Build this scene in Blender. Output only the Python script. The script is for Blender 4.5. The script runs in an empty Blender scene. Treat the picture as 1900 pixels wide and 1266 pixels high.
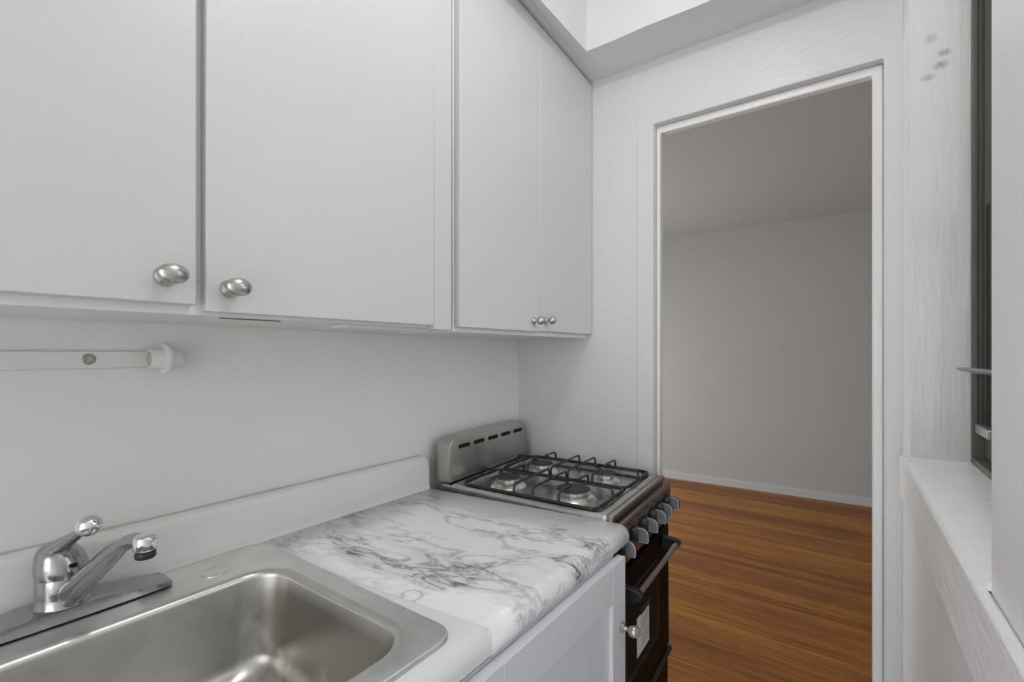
import bpy, bmesh, math, random
from mathutils import Vector, Matrix
random.seed(7)
SC = bpy.context.scene
COL = SC.collection

# ------------------------------------------------------------------ camera, world, lights, exposure
CAM_Z = 1.329
cam_data = bpy.data.cameras.new('camera')
cam_data.sensor_width = 36.0
cam_data.lens = 880.0 / 1900.0 * 36.0
cam_data.shift_y = 21.0 / 1900.0
cam_data.clip_start = 0.01
cam = bpy.data.objects.new('camera', cam_data)
COL.objects.link(cam)
cam.location = (0, 0, CAM_Z)
cam.rotation_euler = (math.radians(90), 0, math.radians(36 - 90))
SC.camera = cam

world = bpy.data.worlds.new('world')
SC.world = world
world.use_nodes = True
bg = world.node_tree.nodes['Background']
bg.inputs[0].default_value = (1.0, 1.0, 1.0, 1)
bg.inputs[1].default_value = 2.55

def light(name, kind, loc, power, color=(1, 1, 1), **kw):
    d = bpy.data.lights.new(name, kind)
    d.energy = power
    d.color = color
    for k, v in kw.items():
        if k not in ('rot',):
            setattr(d, k, v)
    o = bpy.data.objects.new(name, d)
    COL.objects.link(o)
    o.location = loc
    o.rotation_euler = kw.get('rot', (0, 0, 0))
    return o

light('ceiling_lamp_light', 'POINT', (0.52, 0.26, 2.42), 6.3, (1.0, 0.99, 0.975), shadow_soft_size=0.03)
# added area light brightens the far room; no window is built there
light('far_room_fill_light', 'AREA', (3.3, 3.05, 0.95), 39, (1.0, 0.985, 0.97), shape='RECTANGLE', size=1.6, size_y=1.5,
      rot=(math.radians(90), 0, math.radians(180)))

SC.view_settings.view_transform = 'Standard'
SC.view_settings.look = 'None'
SC.view_settings.exposure = 0.12
SC.view_settings.gamma = 1.0
SC.view_settings.use_curve_mapping = False
SC.cycles.use_denoising = True
SC.cycles.max_bounces = 10
SC.cycles.diffuse_bounces = 6

# ------------------------------------------------------------------ materials
def mat(name, color=(0.8, 0.8, 0.8), rough=0.5, metal=0.0, bump=None, coat=0.0, spec=0.5):
    m = bpy.data.materials.new(name)
    m.use_nodes = True
    nt = m.node_tree
    b = nt.nodes['Principled BSDF']
    b.inputs['Base Color'].default_value = (*color, 1)
    b.inputs['Roughness'].default_value = rough
    b.inputs['Metallic'].default_value = metal
    b.inputs['Coat Weight'].default_value = coat
    b.inputs['Specular IOR Level'].default_value = spec
    if bump:
        for i, (scale, dist, stretch) in enumerate(bump):
            tc = nt.nodes.new('ShaderNodeTexCoord')
            mp = nt.nodes.new('ShaderNodeMapping')
            mp.inputs['Scale'].default_value = stretch
            nz = nt.nodes.new('ShaderNodeTexNoise')
            nz.inputs['Scale'].default_value = scale
            nz.inputs['Detail'].default_value = 4
            bp = nt.nodes.new('ShaderNodeBump')
            bp.inputs['Distance'].default_value = dist
            bp.inputs['Strength'].default_value = 1.0
            nt.links.new(tc.outputs['Object'], mp.inputs['Vector'])
            nt.links.new(mp.outputs['Vector'], nz.inputs['Vector'])
            nt.links.new(nz.outputs['Fac'], bp.inputs['Height'])
            if i:
                nt.links.new(last.outputs['Normal'], bp.inputs['Normal'])
            last = bp
        nt.links.new(last.outputs['Normal'], b.inputs['Normal'])
    return m

def ramp(nt, src, stops):
    r = nt.nodes.new('ShaderNodeValToRGB')
    el = r.color_ramp.elements
    while len(el) < len(stops):
        el.new(0.5)
    for e, (p, v) in zip(el, stops):
        e.position = p
        e.color = (v, v, v, 1) if not isinstance(v, tuple) else (*v, 1)
    nt.links.new(src, r.inputs['Fac'])
    return r.outputs['Color']

def math_node(nt, op, a, b=None, clamp=False):
    n = nt.nodes.new('ShaderNodeMath')
    n.operation = op
    n.use_clamp = clamp
    for i, v in enumerate((a, b)):
        if v is None:
            continue
        if isinstance(v, (int, float)):
            n.inputs[i].default_value = v
        else:
            nt.links.new(v, n.inputs[i])
    return n.outputs[0]

def noise(nt, vec, scale, detail=4, rough=0.5, dist=0.0):
    n = nt.nodes.new('ShaderNodeTexNoise')
    n.inputs['Scale'].default_value = scale
    n.inputs['Detail'].default_value = detail
    n.inputs['Roughness'].default_value = rough
    n.inputs['Distortion'].default_value = dist
    nt.links.new(vec, n.inputs['Vector'])
    return n.outputs['Fac']

def mapping(nt, scale=(1, 1, 1), rot=(0, 0, 0), loc=(0, 0, 0), out='Object'):
    tc = nt.nodes.new('ShaderNodeTexCoord')
    mp = nt.nodes.new('ShaderNodeMapping')
    mp.inputs['Scale'].default_value = scale
    mp.inputs['Rotation'].default_value = rot
    mp.inputs['Location'].default_value = loc
    nt.links.new(tc.outputs[out], mp.inputs['Vector'])
    return mp.outputs['Vector']

def mixc(nt, fac, a, b):
    n = nt.nodes.new('ShaderNodeMix')
    n.data_type = 'RGBA'
    if isinstance(fac, (int, float)):
        n.inputs[0].default_value = fac
    else:
        nt.links.new(fac, n.inputs[0])
    for i, v in ((6, a), (7, b)):
        if isinstance(v, tuple):
            n.inputs[i].default_value = (*v, 1)
        else:
            nt.links.new(v, n.inputs[i])
    return n.outputs[2]

U = (1, 1, 1)
M = {}
M['wall'] = mat('white_wall_paint', (0.76, 0.76, 0.755), 0.45, bump=[(7, 0.003, U), (160, 0.0004, U)])
M['door_wall'] = mat('thick_white_wall_paint', (0.68, 0.68, 0.68), 0.33, bump=[(7, 0.004, U), (45, 0.0009, (1, 0.5, 1)), (150, 0.0004, U)])
M['ceiling'] = mat('white_ceiling_paint', (0.72, 0.72, 0.72), 0.6, bump=[(12, 0.003, U)])
M['cabinet'] = mat('white_cabinet_paint', (0.60, 0.60, 0.60), 0.38, bump=[(60, 0.0006, (1, 1, 1)), (220, 0.0003, U)])
M['cabinet_body'] = mat('white_cabinet_frame_paint', (0.74, 0.74, 0.73), 0.45, bump=[(40, 0.0008, U)])
M['base_paint'] = mat('satin_white_base_cabinet_paint', (0.78, 0.785, 0.83), 0.35)
M['laminate'] = mat('white_painted_laminate', (0.86, 0.86, 0.855), 0.3, bump=[(30, 0.001, U)])
M['splash'] = mat('white_backsplash_laminate', (0.77, 0.77, 0.755), 0.35, bump=[(20, 0.002, U)])
M['trim'] = mat('glossy_white_trim_paint', (0.80, 0.80, 0.80), 0.28, bump=[(25, 0.003, (1, 1, 0.15)), (110, 0.001, (1, 1, 0.3))])
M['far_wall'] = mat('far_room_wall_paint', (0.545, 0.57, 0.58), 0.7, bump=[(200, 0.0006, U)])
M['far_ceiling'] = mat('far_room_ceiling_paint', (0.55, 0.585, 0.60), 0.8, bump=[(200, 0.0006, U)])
M['chrome'] = mat('worn_chrome', (0.42, 0.42, 0.425), 0.2, 1.0, bump=[(90, 0.0004, U)])
M['chrome_bright'] = mat('polished_chrome', (0.86, 0.86, 0.87), 0.04, 1.0)
M['nickel'] = mat('brushed_nickel', (0.52, 0.505, 0.48), 0.27, 1.0)
M['black_iron'] = mat('black_enamel_wire', (0.018, 0.018, 0.019), 0.36)
M['burner_cap'] = mat('burnt_burner_cap', (0.045, 0.042, 0.04), 0.6, bump=[(120, 0.0015, U)])
M['burner_metal'] = mat('aluminium_burner_ring', (0.72, 0.71, 0.69), 0.3, 1.0)
M['black_plastic'] = mat('black_plastic', (0.02, 0.02, 0.022), 0.4)
M['black_void'] = mat('dark_opening', (0.004, 0.004, 0.004), 0.9)
M['oven_glass'] = mat('black_oven_glass', (0.008, 0.006, 0.006), 0.14, spec=0.16)
M['oven_window'] = mat('smoked_oven_window_glass', (0.016, 0.015, 0.012), 0.1, spec=0.14)
M['window_band'] = mat('dark_grey_printed_band', (0.030, 0.031, 0.035), 0.25, spec=0.2)
M['dark_steel'] = mat('dark_stainless_panel', (0.30, 0.245, 0.21), 0.15, 1.0, bump=[(40, 0.0004, (0.2, 1, 1))])
M['lip_steel'] = mat('polished_lip_steel', (0.50, 0.45, 0.41), 0.12, 1.0)
M['handle_steel'] = mat('smeared_handle_steel', (0.56, 0.53, 0.50), 0.2, 1.0)
M['knob_grey'] = mat('grey_knob_plastic', (0.20, 0.205, 0.225), 0.4)
M['knob_edge'] = mat('silver_knob_edge', (0.66, 0.67, 0.69), 0.35)
for k in ('oven_glass', 'oven_window', 'window_band'):
    M[k].node_tree.nodes['Principled BSDF'].inputs['IOR'].default_value = 1.10
M['sticker'] = mat('white_paper_label', (0.72, 0.70, 0.66), 0.7)
M['ink'] = mat('grey_print', (0.22, 0.21, 0.20), 0.7)
M['ink_black'] = mat('black_print', (0.012, 0.012, 0.012), 0.5)
M['bronze'] = mat('dark_bronze_window_metal', (0.135, 0.127, 0.112), 0.42, 0.3, bump=[(60, 0.001, (1, 1, 0.2))])
M['bronze_dark'] = mat('darker_bronze_sash', (0.055, 0.05, 0.047), 0.45, 0.2)  # sash and track metal, darker than the frame's
M['latch'] = mat('weathered_latch_metal', (0.38, 0.39, 0.40), 0.4, 0.8)
M['exterior'] = mat('dim_brick_shaft', (0.05, 0.045, 0.04), 0.9, bump=[(10, 0.01, U)])
M['bracket'] = mat('grubby_white_painted_plastic', (0.74, 0.74, 0.72), 0.4)
M['screw'] = mat('tarnished_screw_metal', (0.35, 0.33, 0.27), 0.45, 0.9)
M['socket_inner'] = mat('bare_socket_lining', (0.45, 0.44, 0.37), 0.6)
M['raw_wood'] = mat('bare_brown_wood', (0.22, 0.12, 0.04), 0.7)

def stainless(name, base, rough, stretch, streak=0.25):
    m = mat(name, base, rough, 1.0)
    nt = m.node_tree
    b = nt.nodes['Principled BSDF']
    v = mapping(nt, stretch)
    n1 = noise(nt, v, 60, 5, 0.6)
    v2 = mapping(nt)
    n2 = noise(nt, v2, 9, 4, 0.6, 0.4)
    r = math_node(nt, 'MULTIPLY', n1, streak)
    r = math_node(nt, 'ADD', r, rough - streak * 0.5)
    n2s = math_node(nt, 'MULTIPLY', n2, 0.18)
    r = math_node(nt, 'ADD', r, n2s)
    r = math_node(nt, 'SUBTRACT', r, 0.08, True)
    nt.links.new(r, b.inputs['Roughness'])
    c = ramp(nt, n2, [(0.3, tuple(x * 0.82 for x in base)), (0.7, base)])
    nt.links.new(c, b.inputs['Base Color'])
    return m
M['sink_steel'] = stainless('scratched_sink_steel', (0.90, 0.895, 0.88), 0.33, (0.25, 2.0, 1), 0.18)
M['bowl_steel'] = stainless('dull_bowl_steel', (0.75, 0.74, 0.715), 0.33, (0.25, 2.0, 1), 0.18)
def stain_and_shade_bowl():  # brown stain plus a dark reflection painted into the right end's colour
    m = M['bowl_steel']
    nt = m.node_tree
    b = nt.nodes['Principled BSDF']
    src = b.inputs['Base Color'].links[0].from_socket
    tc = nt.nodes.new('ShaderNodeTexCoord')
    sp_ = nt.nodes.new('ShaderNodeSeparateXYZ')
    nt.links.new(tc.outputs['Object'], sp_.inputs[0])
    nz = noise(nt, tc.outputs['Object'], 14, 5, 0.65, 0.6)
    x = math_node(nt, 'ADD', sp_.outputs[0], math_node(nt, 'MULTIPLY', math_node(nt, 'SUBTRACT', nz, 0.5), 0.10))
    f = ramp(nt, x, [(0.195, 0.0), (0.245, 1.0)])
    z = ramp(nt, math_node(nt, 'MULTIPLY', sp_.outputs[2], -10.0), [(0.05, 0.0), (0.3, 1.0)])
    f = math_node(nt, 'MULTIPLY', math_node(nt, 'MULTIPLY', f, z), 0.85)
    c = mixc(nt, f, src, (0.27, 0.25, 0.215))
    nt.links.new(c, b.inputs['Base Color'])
stain_and_shade_bowl()
M['stove_steel'] = stainless('brushed_stove_steel', (0.60, 0.59, 0.575), 0.27, (0.15, 3.0, 1), 0.05)
M['guard_steel'] = stainless('wiped_backguard_steel', (0.53, 0.52, 0.50), 0.38, (0.12, 1.0, 2.0), 0.2)

MARBLE_ANGLE = -80
def marble():
    m = mat('marble_print_vinyl', (0.8, 0.8, 0.8), 0.28)
    nt = m.node_tree
    b = nt.nodes['Principled BSDF']
    rz = math.radians(MARBLE_ANGLE)
    # long axis of the veining runs across the counter at a slant
    tc = nt.nodes.new('ShaderNodeTexCoord')
    vr = nt.nodes.new('ShaderNodeVectorRotate')
    vr.rotation_type = 'Z_AXIS'
    vr.inputs['Angle'].default_value = -rz
    nt.links.new(tc.outputs['Object'], vr.inputs['Vector'])
    mp = nt.nodes.new('ShaderNodeMapping')
    mp.inputs['Scale'].default_value = (0.36, 1.0, 1.0)
    nt.links.new(vr.outputs['Vector'], mp.inputs['Vector'])
    v = mp.outputs['Vector']
    def vein(scale, width, dist, detail=7, rough=0.62):
        n = noise(nt, v, scale, detail, rough, dist)
        d = math_node(nt, 'ABSOLUTE', math_node(nt, 'SUBTRACT', n, 0.5))
        return ramp(nt, d, [(0.0, 1.0), (width * 0.4, 0.45), (width, 0.0)])
    mask1 = ramp(nt, noise(nt, v, 8.5, 3, 0.5), [(0.50, 0.0), (0.64, 1.0)])
    mask2 = ramp(nt, noise(nt, v, 4.3, 3, 0.5), [(0.40, 0.15), (0.62, 1.0)])
    v1 = math_node(nt, 'MULTIPLY', vein(7.5, 0.026, 0.7, 6, 0.58), mask2)
    v2 = math_node(nt, 'MULTIPLY', vein(18, 0.06, 1.0), mask1)
    v3 = math_node(nt, 'MULTIPLY', vein(4.2, 0.010, 0.5, 6, 0.55), 0.8)
    cloud = math_node(nt, 'MULTIPLY', ramp(nt, noise(nt, v, 9, 5, 0.6), [(0.48, 0.0), (0.75, 1.0)]), mask1)
    fac = math_node(nt, 'MULTIPLY', v1, 0.55)
    fac = math_node(nt, 'ADD', fac, math_node(nt, 'MULTIPLY', v2, 0.64))
    fac = math_node(nt, 'ADD', fac, math_node(nt, 'MULTIPLY', v3, 0.55))
    fac = math_node(nt, 'ADD', fac, math_node(nt, 'MULTIPLY', cloud, 0.34), True)
    c = mixc(nt, fac, (0.90, 0.905, 0.91), (0.12, 0.122, 0.13))
    nt.links.new(c, b.inputs['Base Color'])
    return m
M['marble'] = marble()

def wood():
    m = mat('oiled_strip_wood_floor', (0.3, 0.1, 0.03), 0.35, spec=0.3)
    nt = m.node_tree
    b = nt.nodes['Principled BSDF']
    v = mapping(nt, rot=(0, 0, math.radians(90)), loc=(9.0, 0.02, 0))
    br = nt.nodes.new('ShaderNodeTexBrick')
    br.inputs['Scale'].default_value = 1.0
    br.inputs['Brick Width'].default_value = 40.0
    br.inputs['Row Height'].default_value = 0.057
    br.inputs['Mortar Size'].default_value = 0.0009
    br.inputs['Mortar Smooth'].default_value = 0.3
    br.inputs['Bias'].default_value = 0.0
    br.inputs['Color1'].default_value = (0.0, 0.0, 0.0, 1)
    br.inputs['Color2'].default_value = (1.0, 1.0, 1.0, 1)
    br.inputs['Mortar'].default_value = (0.0, 0.0, 0.0, 1)
    nt.links.new(v, br.inputs['Vector'])
    vg = mapping(nt, (62.0, 1.1, 1.0))
    g = noise(nt, vg, 2.2, 6, 0.65, 0.3)
    vb = mapping(nt, (1.0, 0.35, 1.0))
    g2 = noise(nt, vb, 5.0, 4, 0.6)
    s = math_node(nt, 'MULTIPLY', br.outputs['Color'], 0.24)
    s = math_node(nt, 'ADD', s, math_node(nt, 'MULTIPLY', g, 1.1))
    s = math_node(nt, 'ADD', s, math_node(nt, 'MULTIPLY', g2, 0.45))
    s = math_node(nt, 'SUBTRACT', s, 0.34)
    c = ramp(nt, s, [(0.2, (0.10, 0.030, 0.010)), (0.52, (0.33, 0.120, 0.028)), (0.88, (0.62, 0.30, 0.055))])
    c = mixc(nt, math_node(nt, 'MULTIPLY', br.outputs['Fac'], 0.75), c, (0.03, 0.012, 0.006))
    nt.links.new(c, b.inputs['Base Color'])
    r = math_node(nt, 'ADD', math_node(nt, 'MULTIPLY', g2, 0.25), 0.36)
    nt.links.new(r, b.inputs['Roughness'])
    return m
M['floor'] = wood()

def reveal_paint():
    """glossy brushed paint on the window reveal, with four greasy finger marks"""
    m = mat('brush_marked_white_paint', (0.66, 0.66, 0.66), 0.3,
            bump=[(30, 0.004, (1, 1, 0.1)), (120, 0.0012, (1, 1, 0.12)), (7, 0.004, U)])
    nt = m.node_tree
    b = nt.nodes['Principled BSDF']
    tc = nt.nodes.new('ShaderNodeTexCoord')
    total = None
    for (y, z, w, h, k) in FINGER_MARKS:
        sub = nt.nodes.new('ShaderNodeMapping')
        sub.inputs['Location'].default_value = (0, -y / w, -z / h)
        sub.inputs['Scale'].default_value = (0, 1 / w, 1 / h)
        nt.links.new(tc.outputs['Object'], sub.inputs['Vector'])
        ln = nt.nodes.new('ShaderNodeVectorMath')
        ln.operation = 'LENGTH'
        nt.links.new(sub.outputs['Vector'], ln.inputs[0])
        a = ramp(nt, ln.outputs['Value'], [(0.25, k), (1.0, 0.0)])
        total = a if total is None else math_node(nt, 'MAXIMUM', total, a)
    v = mapping(nt, (1, 1, 1))
    n = ramp(nt, noise(nt, v, 260, 3, 0.6), [(0.35, 0.25), (0.65, 1.0)])
    f = math_node(nt, 'MULTIPLY', total, n)
    c = mixc(nt, f, (0.66, 0.66, 0.66), (0.16, 0.155, 0.15))
    nt.links.new(c, b.inputs['Base Color'])
    return m

# ------------------------------------------------------------------ mesh helpers
ORIGIN = {}

def thing(name, label, cat, loc=(0, 0, 0), rot=(0, 0, 0), group=None, local=False, kind=None):
    o = bpy.data.objects.new(name, None)
    COL.objects.link(o)
    o.empty_display_size = 0.05
    o.location = loc
    o.rotation_euler = rot
    ORIGIN[o.name] = Vector((0, 0, 0)) if local else Vector(loc)
    if label:
        o['label'] = label
    if cat:
        o['category'] = cat
    if group:
        o['group'] = group
    if kind:
        o['kind'] = kind
    return o

def obj(name, bm, m, parent=None, bevel=0.0, seg=2, smooth=True, label=None, cat=None, kind=None, group=None, angle=35):
    org = ORIGIN.get(parent.name, Vector((0, 0, 0))) if parent else Vector((0, 0, 0))
    if org.length:
        bmesh.ops.translate(bm, verts=bm.verts, vec=-org)
    bmesh.ops.recalc_face_normals(bm, faces=bm.faces)
    me = bpy.data.meshes.new(name)
    bm.to_mesh(me)
    bm.free()
    o = bpy.data.objects.new(name, me)
    COL.objects.link(o)
    me.materials.append(m)
    if parent:
        o.parent = parent
        ORIGIN[o.name] = org
    if smooth:
        for p in me.polygons:
            p.use_smooth = True
        md_angle = math.radians(angle)
        me.set_sharp_from_angle(angle=md_angle)
    if bevel > 0:
        md = o.modifiers.new('bevel', 'BEVEL')
        md.width = bevel
        md.segments = seg
        md.limit_method = 'ANGLE'
        md.angle_limit = math.radians(40)
        md.harden_normals = False
    if label:
        o['label'] = label
    if cat:
        o['category'] = cat
    if kind:
        o['kind'] = kind
    if group:
        o['group'] = group
    return o

def box(bm, x0, x1, y0, y1, z0, z1):
    vs = [bm.verts.new((x, y, z)) for z in (z0, z1) for y in (y0, y1) for x in (x0, x1)]
    for f in ((0, 2, 3, 1), (4, 5, 7, 6), (0, 1, 5, 4), (2, 6, 7, 3), (0, 4, 6, 2), (1, 3, 7, 5)):
        bm.faces.new([vs[i] for i in f])
    return vs

def B(*a):
    bm = bmesh.new()
    box(bm, *a)
    return bm

def hexa(bm, pts):
    """8 points ordered like box()"""
    vs = [bm.verts.new(p) for p in pts]
    for f in ((0, 2, 3, 1), (4, 5, 7, 6), (0, 1, 5, 4), (2, 6, 7, 3), (0, 4, 6, 2), (1, 3, 7, 5)):
        bm.faces.new([vs[i] for i in f])

def loft(bm, loops, cap0=True, cap1=True, close=True):
    rows = [[bm.verts.new(p) for p in lp] for lp in loops]
    n = len(rows[0])
    for a, b in zip(rows, rows[1:]):
        for i in range(n if close else n - 1):
            j = (i + 1) % n
            bm.faces.new((a[i], a[j], b[j], b[i]))
    if cap0:
        bm.faces.new(list(reversed(rows[0])))
    if cap1:
        bm.faces.new(rows[-1])
    return rows

def prism(bm, poly, fn, a, b):
    """poly: 2-D points; fn(p, q, t) -> 3-D point; extruded from t=a to t=b"""
    loft(bm, [[fn(p, q, a) for p, q in poly], [fn(p, q, b) for p, q in poly]])

def rrect(x0, x1, y0, y1, r, n=6):
    pts = []
    for cx, cy, a0 in ((x1 - r, y1 - r, 0), (x0 + r, y1 - r, 90), (x0 + r, y0 + r, 180), (x1 - r, y0 + r, 270)):
        for k in range(n + 1):
            a = math.radians(a0 + 90 * k / n)
            pts.append((cx + r * math.cos(a), cy + r * math.sin(a)))
    return pts

def frame_of(d):
    d = Vector(d).normalized()
    up = Vector((0, 0, 1)) if abs(d.z) < 0.9 else Vector((0, 1, 0))
    s = d.cross(up).normalized()
    return s, s.cross(d).normalized()

def lathe(bm, prof, center, axis=(0, 0, 1), n=32, sx=1.0, sy=1.0):
    """prof: list of (radius, height along axis)"""
    ax = Vector(axis).normalized()
    s, t = frame_of(ax)
    c = Vector(center)
    loops = []
    for r, h in prof:
        r = max(r, 1e-5)
        loops.append([c + ax * h + s * (r * sx * math.cos(2 * math.pi * k / n)) + t * (r * sy * math.sin(2 * math.pi * k / n))
                      for k in range(n)])
    loft(bm, loops)

def tube(bm, pts, rad, n=10, closed=False, ex=1.0, ey=1.0, up=None):
    """sweep of an ellipse along points; rad a number or a list"""
    P = [Vector(p) for p in pts]
    if closed and (P[0] - P[-1]).length < 1e-6:
        P = P[:-1]
    m = len(P)
    loops = []
    prev = None
    for i, p in enumerate(P):
        a = P[(i - 1) % m] if (closed or i > 0) else p
        b = P[(i + 1) % m] if (closed or i < m - 1) else p
        d = (b - a).normalized()
        if prev is None:
            s, t = frame_of(d)
            if up is not None:
                s = d.cross(Vector(up)).normalized()
                t = s.cross(d)
        else:
            s = prev - d * prev.dot(d)
            s.normalize()
            t = s.cross(d)
        prev = s
        r = rad[i] if isinstance(rad, (list, tuple)) else rad
        loops.append([p + s * (r * ex * math.cos(2 * math.pi * k / n)) + t * (r * ey * math.sin(2 * math.pi * k / n)) for k in range(n)])
    if closed:
        loops.append(loops[0])
        rows = [[bm.verts.new(q) for q in lp] for lp in loops[:-1]]
        rows.append(rows[0])
        for A, Bq in zip(rows, rows[1:]):
            for i in range(n):
                j = (i + 1) % n
                bm.faces.new((A[i], A[j], Bq[j], Bq[i]))
    else:
        loft(bm, loops)

def fillet(pts, r, n=5, closed=False):
    """round the corners of a polyline"""
    P = [Vector(p) for p in pts]
    out = []
    m = len(P)
    for i, p in enumerate(P):
        if not closed and i in (0, m - 1):
            out.append(p)
            continue
        a, b = P[(i - 1) % m], P[(i + 1) % m]
        u, v = (a - p), (b - p)
        rr = min(r, u.length * 0.45, v.length * 0.45)
        s, e = p + u.normalized() * rr, p + v.normalized() * rr
        for k in range(n + 1):
            t = k / n
            out.append(s * (1 - t) ** 2 + p * 2 * t * (1 - t) + e * t * t)
    return out

def sphere(bm, c, r, n=24, sx=1, sy=1, sz=1):
    mtx = Matrix.Translation(Vector(c)) @ Matrix.Diagonal((sx, sy, sz, 1))
    bmesh.ops.create_uvsphere(bm, u_segments=n, v_segments=n // 2 + 2, radius=r, matrix=mtx)

# ------------------------------------------------------------------ setting
LX = 1.53            # face of the doorway wall
WY = 1.08            # face of the cabinet wall
YR = -0.092          # corner of the window wall with the doorway wall
AL = math.radians(1.15)
CEIL = 2.55
BACK = -1.0
def rw(s, d, z):
    """window wall frame: s along the wall from the far corner towards the camera, d into the wall"""
    return Vector((LX - s * math.cos(AL) - d * math.sin(AL) * -1.0, YR - s * math.sin(AL) - d * math.cos(AL), z))

M['bounce_floor'] = mat('pale_bounce_floor', (0.76, 0.775, 0.79), 0.4)  # unseen kitchen floor, made pale to bounce light onto the lower walls
obj('floor_kitchen', B(BACK, LX, -0.6, WY + 0.1, -0.05, 0.0), M['bounce_floor'], kind='structure', smooth=False)
obj('floor', B(LX, 5.3, -1.8, 3.3, -0.05, 0.0), M['floor'], kind='structure', smooth=False)
obj('wall_left', B(BACK, LX, WY, WY + 0.1, 0, CEIL), M['wall'], kind='structure', smooth=False)

bm = bmesh.new()
prism(bm, [(-0.42, 0), (-0.10, 0), (-0.10, 2.15), (0.72, 2.15), (0.72, 0), (WY, 0), (WY, CEIL), (-0.42, CEIL)], lambda p, q, t: (t, p, q), BACK - 0.1, BACK)
obj('wall_back', bm, M['wall'], kind='structure', smooth=False)

bm = bmesh.new()
poly = [(-1.8, 0), (-0.056, 0), (-0.056, 2.078), (0.539, 2.078), (0.539, 0), (3.2, 0), (3.2, CEIL), (-1.8, CEIL)]
prism(bm, poly, lambda p, q, t: (t, p, q), LX, LX + 0.06)
obj('wall_doorway', bm, M['door_wall'], kind='structure', bevel=0.004, seg=3)

# window wall
S0, S1, ZS, ZT, DW = 0.17, 0.864, 1.098, 2.42, 0.28
SB = LX - BACK
bm = bmesh.new()
def rbox(bm, s0, s1, d0, d1, z0, z1):
    hexa(bm, [rw(s, d, z) for z in (z0, z1) for d in (d0, d1) for s in (s0, s1)])
rbox(bm, 0.0, S0, 0, DW, ZS - 0.03, ZT)
rbox(bm, S1, SB, 0, DW, ZS - 0.03, ZT)
rbox(bm, 0.0, SB, 0, DW, 0, ZS - 0.03)
rbox(bm, 0.0, SB, 0, DW, ZT, CEIL)
bmesh.ops.remove_doubles(bm, verts=bm.verts, dist=1e-5)
FINGER_MARKS = []
def reveal_y(u):   # where on the far reveal (object space is world space)
    a = (u - 950) / 880.0
    th = math.radians(36)
    dx, dy = math.cos(th) + a * math.sin(th), math.sin(th) - a * math.cos(th)
    k = (LX - S0) / dx
    return dy * k, k
for (u, v, wu, hv, k) in ((1727, 71, 17, 11, 0.55), (1752, 97, 19, 9, 0.75), (1746, 120, 20, 10, 0.85), (1722, 144, 19, 9, 0.6),
                          (1738, 340, 3, 22, 0.25)):
    y, kk = reveal_y(u)
    z = CAM_Z + (654 - v) / 880.0 * kk
    FINGER_MARKS.append((y, z, abs(reveal_y(u + wu)[0] - y), hv / 880.0 * kk, k))
M['reveal'] = reveal_paint()
M['near_wall'] = mat('orange_peel_white_paint', (0.80, 0.805, 0.81), 0.36, bump=[(45, 0.0006, U), (6, 0.0025, U), (160, 0.0004, U)])
wr = obj('wall_right', bm, M['near_wall'], kind='structure', smooth=False)
wr.data.materials.append(M['reveal'])
for p in wr.data.polygons:
    c = p.center - rw(0, 0, 0)
    if p.normal.x < -0.9 and abs(c.x * -math.cos(AL) + c.y * -math.sin(AL) - S0) < 0.02:
        p.material_index = 1

# ceiling: high recess and the lowered soffit round it
obj('ceiling', B(BACK, LX + 0.06, -0.5, WY + 0.1, CEIL, CEIL + 0.05), M['ceiling'], kind='structure', smooth=False)
def zw(x):
    return 2.281 + 0.064 * (1.525 - max(x, 0.45))
YS = 0.695
bm = bmesh.new()
xs = [BACK] + [0.45 + (LX - 0.45) * k / 16 for k in range(17)]
rows = []
for x in xs:
    rows.append([bm.verts.new(p) for p in ((x, YS, CEIL), (x, YS, 2.287), (x, 0.745, zw(x) + 0.008), (x, WY, zw(x) + 0.008), (x, WY, CEIL))])
for a, b in zip(rows, rows[1:]):
    for i in range(5):
        j = (i + 1) % 5
        bm.faces.new((a[i], a[j], b[j], b[i]))
bm.faces.new(rows[0]); bm.faces.new(list(reversed(rows[-1])))
obj('ceiling_soffit', bm, M['ceiling'], kind='structure', smooth=False)
bm = bmesh.new()
ys = [YS, 0.62, 0.5, 0.36, 0.2, -0.12]
wob = [0, 0.002, -0.003, 0.002, -0.001, 0]
rows = []
for y, w in zip(ys, wob):
    rows.append([bm.verts.new(p) for p in ((1.36 + w, y, CEIL), (1.36 + w, y, 2.287), (LX, y, 2.287), (LX, y, CEIL))])
for a, b in zip(rows, rows[1:]):
    for i in range(4):
        j = (i + 1) % 4
        bm.faces.new((a[i], a[j], b[j], b[i]))
bm.faces.new(rows[0]); bm.faces.new(list(reversed(rows[-1])))
obj('ceiling_beam', bm, M['ceiling'], kind='structure', smooth=False)

# far room
def fx(y):
    return 5.114 - 0.0367 * y
bm = bmesh.new()
hexa(bm, [(x, y, z) for z in (0, CEIL + 0.05) for (y, xx) in ((-1.8, 0), (3.3, 0)) for x in (fx(y), fx(y) + 0.1)])
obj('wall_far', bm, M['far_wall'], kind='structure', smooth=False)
bm = bmesh.new()
hexa(bm, [(x, y, z) for z in (2.282, CEIL) for (y, xx) in ((-1.69, 0), (3.2, 0)) for x in (fx(y) - 0.013, fx(y))])
obj('trim_1', bm, M['far_wall'], kind='structure', smooth=False)
bm = bmesh.new()
prof = [(0, 0), (0.022, 0), (0.022, 0.012), (0.014, 0.02), (0.013, 0.062), (0.009, 0.072), (0, 0.075)]
loft(bm, [[(fx(y) - p, y, q) for p, q in prof] for y in (-1.69, 3.2)])
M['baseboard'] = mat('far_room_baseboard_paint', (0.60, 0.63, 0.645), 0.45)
obj('baseboard_far', bm, M['baseboard'], kind='structure')
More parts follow.
